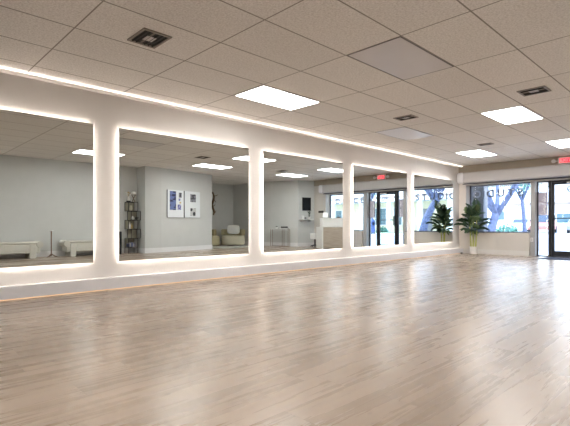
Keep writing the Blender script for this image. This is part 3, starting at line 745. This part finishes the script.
# face beside the front wall: screen, floating shelf
E0 = Vector((13.30, -0.66)); E1 = Vector((FX, -0.46)); ed = (E1 - E0).normalized(); ea = math.atan2(ed.y, ed.x); en = Vector((-ed.y, ed.x))
c = E0 + ed * 0.375
t = thing('wall_monitor', 'black flat monitor hung on the wall beside the reception desk', 'monitor', (c.x, c.y, 1.44), ea)
m_ = MB(); m_.box((-0.20, 0.03, 0), (0.20, 0.065, 0.53), bev=0.008); m_.build('casing', M_BLACKP, t)
m_ = MB(); m_.box((-0.185, 0.0655, 0.02), (0.185, 0.067, 0.515)); m_.build('screen', mat('dark screen', (0.015, 0.016, 0.018), 0.2), t)
m_ = MB(); m_.box((-0.06, 0.001, 0.2), (0.06, 0.03, 0.32)); m_.build('bracket', M_BLACKP, t)
c = E0 + ed * 0.29
t = thing('wall_shelf', 'white floating worktop under the wall monitor', 'shelf', (c.x, c.y, 1.075), ea)
m_ = MB(); m_.box((-0.27, 0.001, 0), (0.27, 0.28, 0.035), bev=0.003); m_.build('shelf_board', M_WHITE, t)
for s in (-1, 1):
    m_ = MB(); m_.prism([(0.002, 0), (0.2, 0), (0.002, -0.12)], -0.006, 0.006, T(s * 0.2, 0, 0) @ Matrix(((0, 0, 1, 0), (1, 0, 0, 0), (0, 1, 0, 0), (0, 0, 0, 1)))); m_.build('bracket', M_WHITE, t)
Ms = T(c.x, c.y, 1.1105, rz=ea)
m_ = MB(); m_.box((-0.06, -0.04, 0), (0.06, 0.04, 0.09), bev=0.006); m_.box((-0.045, -0.03, 0.09), (0.045, 0.03, 0.12), bev=0.004)
o = tag(m_.build('countertop_box', M_WHITE, loc=tuple(Ms @ Vector((-0.17, 0.14, 0)))), 'small stepped white box at the left of the floating worktop', 'box')
m_ = MB(); m_.box((-0.03, -0.03, 0), (0.03, 0.03, 0.05), bev=0.005)
tag(m_.build('speaker', M_BLACKP, loc=tuple(Ms @ Vector((-0.05, 0.16, 0)))), 'tiny black cube in the middle of the floating worktop', 'speaker'); 
t = thing('potted_plant', 'little dark leafy plant at the window end of the floating worktop', 'potted plant', tuple(Ms @ Vector((0.14, 0.15, 0))))
m_ = MB(); m_.lathe([(0.035, 0), (0.045, 0.07), (0.04, 0.072)], 16); m_.build('pot', M_POT, t, True)
rnd = random.Random(11); m_ = MB()
for k in range(16):
    a_ = k * 2.4; r0 = rnd.uniform(0.03, 0.10); z_ = rnd.uniform(0.14, 0.36)
    p0 = Vector((0, 0, 0.07)); p1 = Vector((r0 * math.cos(a_), r0 * math.sin(a_), z_)); sd = Vector((-math.sin(a_), math.cos(a_), 0)) * 0.022; mid = (p0 + p1) * 0.62
    m_.tube([tuple(p0), tuple(mid)], 0.003, 4); m_.quad(mid, mid * 0.35 + p1 * 0.65 + sd, p1, mid * 0.35 + p1 * 0.65 - sd)
m_.build('foliage', M_LEAF, t)

# reception desk, set at an angle
P1 = Vector((12.60, 1.04)); fd = Vector((0.80, 0.60)); sd = Vector((0.60, -0.80)); fa = math.atan2(fd.y, fd.x)
t = thing('reception_desk', 'angled reception desk with limed oak front and raised white counter', 'reception desk', (P1.x, P1.y, 0), fa)
# local x along the front, local -y goes back
W_, D_ = 0.79, 0.78
m_ = MB(); m_.box((0.04, -0.03, 0.04), (W_ - 0.04, 0.0, 0.78)); m_.build('front_panel', M_OAKDESK, t)
for x0 in (0.0, W_ - 0.04):
    m_ = MB(); m_.box((x0, -D_, 0.0), (x0 + 0.04, 0.0, 0.79), bev=0.002); m_.build('side_panel', M_WHITE, t)
m_ = MB(); m_.box((0.04, -D_, 0.75), (W_ - 0.04, -0.03, 0.79)); m_.build('worktop', M_WHITE, t)
m_ = MB(); m_.box((0.0, -0.30, 0.7905), (W_ - 0.02, -0.004, 1.09), bev=0.003); m_.build('counter_block', M_WHITE, t)
m_ = MB(); m_.box((-0.01, -0.31, 1.0905), (W_ - 0.01, 0.012, 1.115), bev=0.003); m_.build('counter_top', M_WHITE, t)
m_ = MB(); m_.box((0.05, -D_ + 0.1, 0.0), (W_ - 0.05, -0.035, 0.04)); m_.build('plinth', M_BLACKP, t)
Md = T(P1.x, P1.y, 1.1155, rz=fa)
t = thing('laptop', 'white laptop tilted open on the counter top', 'laptop', tuple(Md @ Vector((0.14, -0.16, 0))), fa + 0.5)
m_ = MB(); m_.box((-0.09, -0.07, 0), (0.09, 0.07, 0.012), bev=0.002); m_.build('base', M_BLACKP, t)
m_ = MB(); m_.box((-0.09, -0.004, 0), (0.09, 0.004, 0.21), T(0, -0.07, 0.012, rx=0.45)); m_.build('lid', M_WHITE, t)
m_ = MB(); m_.box((-0.05, -0.04, 0), (0.05, 0.04, 0.035), bev=0.008); m_.box((-0.035, -0.03, 0.035), (0.035, 0.03, 0.05), bev=0.005)
o = tag(m_.build('card_reader', M_BLACKP, loc=tuple(Md @ Vector((0.64, -0.15, 0)))), 'small black card reader at the window end of the counter', 'card reader')
# stool behind the desk
t = thing('office_stool', 'white cushioned stool on a black base beside the reception desk', 'stool', (13.50, 0.02, 0))
m_ = MB(); m_.box((-0.14, -0.14, 0.31), (0.14, 0.14, 0.54), bev=0.03, seg=3); m_.build('seat', M_WHITE, t, True)
m_ = MB(); m_.tube([(0, 0, 0.05), (0, 0, 0.312)], 0.025, 10); m_.build('column', M_BLACKP, t)
for k in range(5):
    a_ = k * 2 * PI / 5; m_ = MB(); m_.tube([(0, 0, 0.08), (0.15 * math.cos(a_), 0.15 * math.sin(a_), 0.05), (0.17 * math.cos(a_), 0.17 * math.sin(a_), 0.022)], [0.02, 0.016, 0.02], 8); m_.build('leg', M_BLACKP, t)
# keypad / card panel on the front wall
t = thing('wall_intercom', 'black wall mounted panel beside the window near the desk', 'control panel', (FX, -0.06, 1.345))
m_ = MB(); m_.box((-0.03, -0.12, 0), (-0.001, 0.12, 0.085), bev=0.006); m_.build('body', M_BLACKP, t)
m_ = MB(); m_.box((-0.032, -0.08, 0.02), (-0.0305, 0.05, 0.065)); m_.build('display', M_DKMETAL, t)
for _ob in bpy.data.objects:
    if _ob not in _before and _ob.parent is None: _ob.location.y += SH
# tiny outlet on the post
t = thing('wall_outlet', 'small white socket low on the grey post beside the wide window', 'socket', (FX + 0.1, 3.58, 0.40))
m_ = MB(); m_.box((-0.008, -0.035, 0), (-0.0005, 0.035, 0.11), bev=0.002); m_.build('cover_plate', M_WHITE, t)
m_ = MB(); m_.box((-0.0105, -0.012, 0.06), (-0.0085, 0.012, 0.085)); m_.box((-0.0105, -0.012, 0.022), (-0.0085, 0.012, 0.047)); m_.build('socket_slots', M_GREYAL, t)

# ------------------------------------------------------------------ outside
M_PAVE = mat('pale concrete paving', (0.55, 0.55, 0.55), 0.85, noise=0.08, scale=4, bump=0.1)
M_ROAD = mat('sunlit asphalt', (0.30, 0.30, 0.31), 0.9, noise=0.1, scale=6, bump=0.2)
M_GRASS = mat('clipped grass', (0.16, 0.27, 0.09), 0.95, noise=0.3, scale=20, bump=0.5)
M_BARK = mat('grey bark', (0.075, 0.09, 0.15), 0.9, noise=0.35, scale=7, bump=0.5)
M_FOL = mat('pale foliage', (0.20, 0.30, 0.20), 0.8, noise=0.4, scale=3)
M_FOL2 = mat('teal foliage', (0.10, 0.26, 0.20), 0.8, noise=0.4, scale=3)
M_STUC = mat('white stucco', (0.74, 0.75, 0.77), 0.9, noise=0.03, scale=4)
M_YEL = mat('cream yellow stucco', (0.68, 0.62, 0.44), 0.9, noise=0.04, scale=4)
M_ROOF = mat('brown roof', (0.30, 0.24, 0.20), 0.9, noise=0.15, scale=8)
M_WIN = mat('dark blue window glass', (0.05, 0.12, 0.15), 0.1, noise=0.05)
M_DOORG = mat('grey panelled shutter', (0.20, 0.20, 0.22), 0.7)
def ground(name, pts, m):
    mb = MB(); vs = [mb.bm.verts.new(p) for p in pts]; mb.bm.faces.new(vs); return struct(mb.build(name, m))
m_ = MB(); m_.box((FX + 0.4, -60, -0.15), (17.5, 60, -0.03)); struct(m_.build('sidewalk', M_PAVE))
M2 = MB(); M2.prism([(17.5, -0.17), (36, 0.12), (130, 0.12), (130, -0.3), (17.5, -0.3)], -90, 90, Matrix(((1, 0, 0, 0), (0, 0, 1, 0), (0, 1, 0, 0), (0, 0, 0, 1))))
struct(M2.build('road', M_ROAD))
m_ = MB(); m_.box((37.0, -60, 0.0), (38.6, -2, 0.17)); struct(m_.build('lawn', M_GRASS))
m_ = MB(); m_.box((31.0, -60, -0.1), (37.0, -2, 0.135)); struct(m_.build('footpath', M_PAVE))

# concrete column standing just outside the front window
t = thing('porch_column', 'square grey column standing outside the wide window behind the palm', 'column', (14.78, 5.13, -0.03))
m_ = MB(); m_.box((-0.17, -0.18, 0.1), (0.17, 0.18, 2.9)); m_.build('shaft', mat('grey rendered column', (0.13, 0.13, 0.14), 0.85, noise=0.08), t)
m_ = MB(); m_.box((-0.20, -0.21, 0.0), (0.20, 0.21, 0.1)); m_.build('base', M_PAVE, t)

def tree(x, y, z, h, lean, label, mat_f, seed, spread=2.2, leaf=True, r0=0.28, fork=0.4, group=None):
    rnd = random.Random(seed)
    t = thing('street_tree', label, 'tree', (x, y, z), group=group)
    m_ = MB(); top = Vector((lean[0], lean[1], h * fork)); tips = []
    m_.tube([(0, 0, 0), (lean[0] * 0.35, lean[1] * 0.35, h * fork * 0.5), tuple(top)], [r0 * 1.2, r0, r0 * 0.85], 10)
    for k in range(6):
        a_ = k * PI / 3 + rnd.uniform(-0.3, 0.3); sp = spread * rnd.uniform(0.6, 1.0)
        mid = top + Vector((math.cos(a_) * sp * 0.45, math.sin(a_) * sp * 0.45, h * 0.2)); end = top + Vector((math.cos(a_) * sp, math.sin(a_) * sp, h * rnd.uniform(0.38, 0.55)))
        m_.tube([tuple(top - Vector((0, 0, 0.25))), tuple(mid), tuple(end)], [r0 * 0.6, r0 * 0.4, r0 * 0.12], 7); tips += [mid, end]
        for q in range(3):
            s0 = mid.lerp(end, rnd.uniform(0.1, 0.7)); e2 = s0 + Vector((rnd.uniform(-1, 1), rnd.uniform(-1, 1), rnd.uniform(0.3, 1.1))) * spread * 0.3
            m_.tube([tuple(s0), tuple(e2)], [r0 * 0.2, r0 * 0.05], 5); tips.append(e2)
    m_.build('trunk', M_BARK, t, True)
    if leaf:
        m_ = MB()
        for p in tips:
            for q in range(70):
                d = Vector((rnd.gauss(0, 1), rnd.gauss(0, 1), rnd.gauss(0, 0.8))) * spread * 0.24
                c0 = p + d; a1 = Vector((rnd.uniform(-1, 1), rnd.uniform(-1, 1), rnd.uniform(-1, 1))).normalized() * 0.10; a2 = a1.cross(Vector((rnd.uniform(-1, 1), rnd.uniform(-1, 1), 1))).normalized() * 0.06
                m_.quad(c0 - a1, c0 + a2, c0 + a1, c0 - a2)
        m_.build('foliage', mat_f, t)
    return t
tree(20.5, 6.75, -0.1, 6.0, (0.2, -0.25), 'leaning forked tree close outside the wide window', M_FOL, 2, 2.6, False, 0.17, 0.27)
tree(27.0, -2.0, -0.05, 7.0, (0.2, 0.9), 'leaning tree seen in the farthest mirror', M_FOL, 5, 2.6, False, 0.22, 0.36)
tree(55, 14.6, 0.1, 8, (0.2, 0.3), 'slim tree beyond the parked cars, through the wide window', M_FOL2, 9, 2.6, True, 0.18, 0.45)
tree(64, 22, 0.1, 9, (0.2, 0.3), 'tree in front of the white building across the street', M_FOL, 12, 3.0, True, 0.25, 0.4)
tree(33, -9.0, 0.1, 7, (0.2, -0.3), 'leafy tree seen in the glass beside the word DANCE', M_FOL2, 14, 2.4, True, 0.2, 0.42)

def shrub(x, y, z, r, label, seed, m):
    rnd = random.Random(seed); mb = MB()
    for q in range(260):
        d = Vector((rnd.gauss(0, 1), rnd.gauss(0, 1), abs(rnd.gauss(0, 0.8)))); d = d.normalized() * r * rnd.uniform(0.5, 1)
        a1 = Vector((rnd.uniform(-1, 1), rnd.uniform(-1, 1), rnd.uniform(-1, 1))).normalized() * 0.13; a2 = a1.cross(Vector((rnd.uniform(-1, 1), rnd.uniform(-1, 1), 1))).normalized() * 0.08
        mb.quad(d - a1, d + a2, d + a1, d - a2)
    t = thing('shrub', label, 'shrub', (x, y, z)); mb.build('foliage', m, t)
    mb = MB(); mb.tube([(0, 0, 0), (0, 0, r * 0.6)], 0.04, 6); mb.build('stem', M_BARK, t)
shrub(46, 16.0, 0.12, 1.1, 'teal green shrub beside the leaning tree', 1, M_FOL2)
shrub(48, 14.2, 0.12, 0.9, 'low teal shrub left of the parked cars', 2, M_FOL2)
shrub(38.0, -10.9, 0.17, 0.55, 'bluish green bush at the foot of the white porch column', 3, M_FOL2)

# cars
def car(x, y, z, rz, paint, label, tall=1.5):
    t = thing('parked_car', label, 'car', (x, y, z), rz)
    L_, W = 4.4, 1.78
    def shell(prof, w0, w1):
        mb = MB(); n = len(prof); sides = []
        for s in (-1, 1):
            vs = []
            for px, pz in prof:
                w = w0 if pz < 0.95 else w0 + (w1 - w0) * (pz - 0.95) / (tall - 0.95)
                vs.append(mb.bm.verts.new((px, s * w / 2, pz)))
            sides.append(vs)
        mb.bm.faces.new(sides[0]); mb.bm.faces.new(list(reversed(sides[1])))
        for i in range(n): mb.bm.faces.new((sides[0][i], sides[1][i], sides[1][(i + 1) % n], sides[0][(i + 1) % n]))
        return mb
    body = [(-2.2, 0.3), (2.15, 0.3), (2.2, 0.62), (2.05, 0.86), (1.1, 0.97), (0.45, tall - 0.02), (-1.35, tall), (-2.0, 1.0), (-2.2, 0.9)]
    mb = shell(body, W, W * 0.8); bmesh.ops.bevel(mb.bm, geom=list(mb.bm.edges), offset=0.05, segments=2, affect='EDGES'); mb.build('body', paint, t, True)
    g = mat('car window glass', (0.04, 0.05, 0.07), 0.1)
    mb = MB()
    for s in (-1, 1):
        mb.prism([(-1.55, 1.03), (0.98, 1.03), (0.42, tall - 0.1), (-1.3, tall - 0.09)], -0.01, 0.01, T(0, s * (W / 2 - 0.075), 0) @ Matrix.Rotation(s * 0.0, 4, 'X') @ Matrix(((1, 0, 0, 0), (0, 0, 1, 0), (0, 1, 0, 0), (0, 0, 0, 1))))
    mb.build('side_windows', g, t)
    for (xa, za, xb, zb2, nm) in ((1.10, 1.0, 0.50, tall - 0.05, 'windscreen'), (-2.0, 1.04, -1.42, tall - 0.04, 'rear_window')):
        mb = MB(); q = 0.03 if xa > 0 else -0.03
        mb.quad((xa + q, -W * 0.42, za + 0.03), (xa + q, W * 0.42, za + 0.03), (xb + q, W * 0.38, zb2), (xb + q, -W * 0.38, zb2)); mb.build(nm, g, t)
    for sx in (-1.35, 1.35):
        for s in (-1, 1):
            mb = MB(); mb.lathe([(0.2, -0.11), (0.32, -0.10), (0.33, 0), (0.32, 0.10), (0.2, 0.11)], 20, T(sx, s * (W / 2 - 0.08), 0.33, rx=PI / 2)); mb.build('wheel', M_BLACKP, t, True)
    for sx, mm, nm in ((2.19, M_WHITE, 'headlight'), (-2.21, mat('red tail lamp', (0.5, 0.02, 0.02), 0.3), 'tail_light')):
        for s in (-1, 1):
            mb = MB(); mb.box((sx - 0.03, s * 0.62 - 0.14, 0.66), (sx + 0.03, s * 0.62 + 0.14, 0.8), bev=0.02); mb.build(nm, mm, t)
    return t
P_W = mat('white car paint', (0.75, 0.74, 0.76), 0.3, noise=0.01); P_R = mat('dusty red car paint', (0.42, 0.17, 0.14), 0.35, noise=0.03); P_G = mat('grey car paint', (0.25, 0.26, 0.3), 0.35)
car(60.0, 16.2, 0.12, PI + 0.1, P_W, 'pale parked car seen at the lower right of the wide window', 1.5)
car(50.0, 11.8, 0.12, PI + 0.1, P_R, 'dusty red parked car seen through the glass panel beside the door', 1.75)
car(50.0, 8.9, 0.12, PI + 0.1, P_G, 'grey parked car seen past the black door frame', 1.5)

# buildings
def building(name, label, x, y0, y1, z, h, m, wins, depth=8, roof=M_ROOF, over=0.5):
    t = thing(name, label, 'building', (x, (y0 + y1) / 2, z)); w = (y1 - y0) / 2
    mb = MB(); mb.box((0, -w, 0), (depth, w, h)); mb.build('wall', m, t)
    mb = MB(); mb.box((-over, -w - over, h), (depth + over, w + over, h + 0.3)); mb.build('roof', roof, t)
    for (wy, wz, ww, wh) in wins:
        mb = MB(); mb.box((-0.05, wy - ww / 2, wz), (0.0, wy + ww / 2, wz + wh)); f_ = mb.build('window', M_STUC, t)
        mb = MB(); mb.box((-0.07, wy - ww / 2 + 0.08, wz + 0.08), (-0.051, wy + ww / 2 - 0.08, wz + wh - 0.08)); mb.build('pane', M_WIN, f_)
    return t
building('apartment_building', 'white building with teal windows across the street', 84, 10, 34, 0.1, 7.5, M_STUC, [(-9 + 3.2 * k, zz, 1.3, 1.6) for k in range(7) for zz in (1.6,)])
building('apartment_building', 'long low white building behind the parked cars', 72, -14, 20, 0.1, 3.6, M_STUC, [(-10 + 3.6 * k, 1.0, 1.8, 1.4) for k in range(7)])
B3 = building('porch_house', 'cream yellow house with white porch columns, reflected in the mirrors', 40.6, -34, -3.0, 0.12, 3.3, M_YEL, [(-12 + 3.2 * k, 0.7, 1.2, 1.7) for k in range(5)] + [(6.0, 0.7, 1.3, 1.8), (7.85, 0.7, 0.9, 1.8), (13.2, 0.7, 1.3, 1.7)])
for yy in (-5.0, -7.6, -10.6, -13.6, -17, -20.4, -24):
    mb = MB(); mb.box((-1.95, yy + 18.5 - 0.17, 0), (-1.6, yy + 18.5 + 0.17, 3.0)); mb.build('porch_column', M_STUC, B3)
mb = MB(); mb.box((-2.2, -15.5, 3.0), (0, 15.5, 3.28)); mb.build('porch_roof', M_STUC, B3)
mb = MB(); mb.box((-0.06, 10.0, 0), (-0.001, 11.2, 2.3)); mb.build('house_door', M_DOORG, B3)
building('white_house', 'tall white building rising behind the cream porch house', 56, -46, -16, 0.1, 9, M_STUC, [(-12 + 3.4 * k, zz, 1.4, 1.6) for k in range(8) for zz in (2.0,)])
# dark blue post box on the far footpath
t = thing('post_box', 'dark blue upright post box on the far pavement', 'post box', (31.5, -8.15, 0.135))
mb = MB(); mb.box((-0.24, -0.22, 0.15), (0.24, 0.22, 0.95)); mb.tube([(0, -0.22, 0.95), (0, 0.22, 0.95)], 0.24, 24); mb.build('body', mat('navy enamel', (0.02, 0.05, 0.18), 0.4), t, True)
for sx in (-1, 1):
    for sy in (-1, 1):
        mb = MB(); mb.box((sx * 0.2 - 0.03, sy * 0.18 - 0.03, 0), (sx * 0.2 + 0.03, sy * 0.18 + 0.03, 0.15)); mb.build('leg', M_BLACKP, t)
mb = MB(); mb.box((-0.252, -0.16, 0.86), (-0.238, 0.16, 0.92)); mb.build('flap', M_CHROME, t)
# unseen roof slab, added above the ceiling to block the sun
m_ = MB(); m_.box((XB - 0.15, -4.1, H + 0.15), (FX + 0.4, WY + 0.35, H + 1.0)); struct(m_.build('sun_block_roof', M_STUC))

# ------------------------------------------------------------------ light
w = bpy.data.worlds.new('sky'); sc.world = w; w.use_nodes = True
nt = w.node_tree; N, L = nt.nodes, nt.links; N.clear()
wo = N.new('ShaderNodeOutputWorld'); bg = N.new('ShaderNodeBackground')
tc = N.new('ShaderNodeTexCoord'); sp = N.new('ShaderNodeSeparateXYZ'); L.new(tc.outputs['Generated'], sp.inputs[0])
r = N.new('ShaderNodeValToRGB'); r.color_ramp.elements[0].position = 0.0; r.color_ramp.elements[0].color = (0.88, 0.94, 1.0, 1)
r.color_ramp.elements[1].position = 0.7; r.color_ramp.elements[1].color = (0.42, 0.62, 1.0, 1)
L.new(sp.outputs['Z'], r.inputs[0]); L.new(r.outputs[0], bg.inputs[0]); bg.inputs[1].default_value = 4.6
L.new(bg.outputs[0], wo.inputs[0])
sun = bpy.data.lights.new('sun', 'SUN'); sun.energy = 5.0; sun.angle = 0.02; sun.color = (1.0, 0.96, 0.9)
so = bpy.data.objects.new('sun', sun); COL.objects.link(so); so.rotation_euler = Vector((0.12, 0.70, -0.70)).to_track_quat('-Z', 'Y').to_euler()

# ------------------------------------------------------------------ camera
cam = bpy.data.cameras.new('camera'); co = bpy.data.objects.new('camera', cam); COL.objects.link(co)
cam.sensor_width = 36; cam.sensor_fit = 'HORIZONTAL'; cam.lens = 427.9 / 570 * 36
cam.shift_x = (285 - 223.1) / 570; cam.shift_y = (225.1 - 213) / 570; cam.clip_start = 0.05; cam.clip_end = 400
co.location = (0, 0, CAMZ); co.rotation_euler = (PI / 2, 0, math.radians(50.048 - 90))
sc.camera = co
sc.view_settings.view_transform = 'Standard'; sc.view_settings.look = 'None'; sc.view_settings.gamma = 1.0
sc.view_settings.use_curve_mapping = False; sc.view_settings.exposure = 0.85
sc.cycles.use_denoising = True
sc.cycles.max_bounces = 12; sc.cycles.diffuse_bounces = 5; sc.cycles.glossy_bounces = 6; sc.cycles.transparent_max_bounces = 12
sc.cycles.caustics_reflective = True; sc.cycles.sample_clamp_indirect = 8
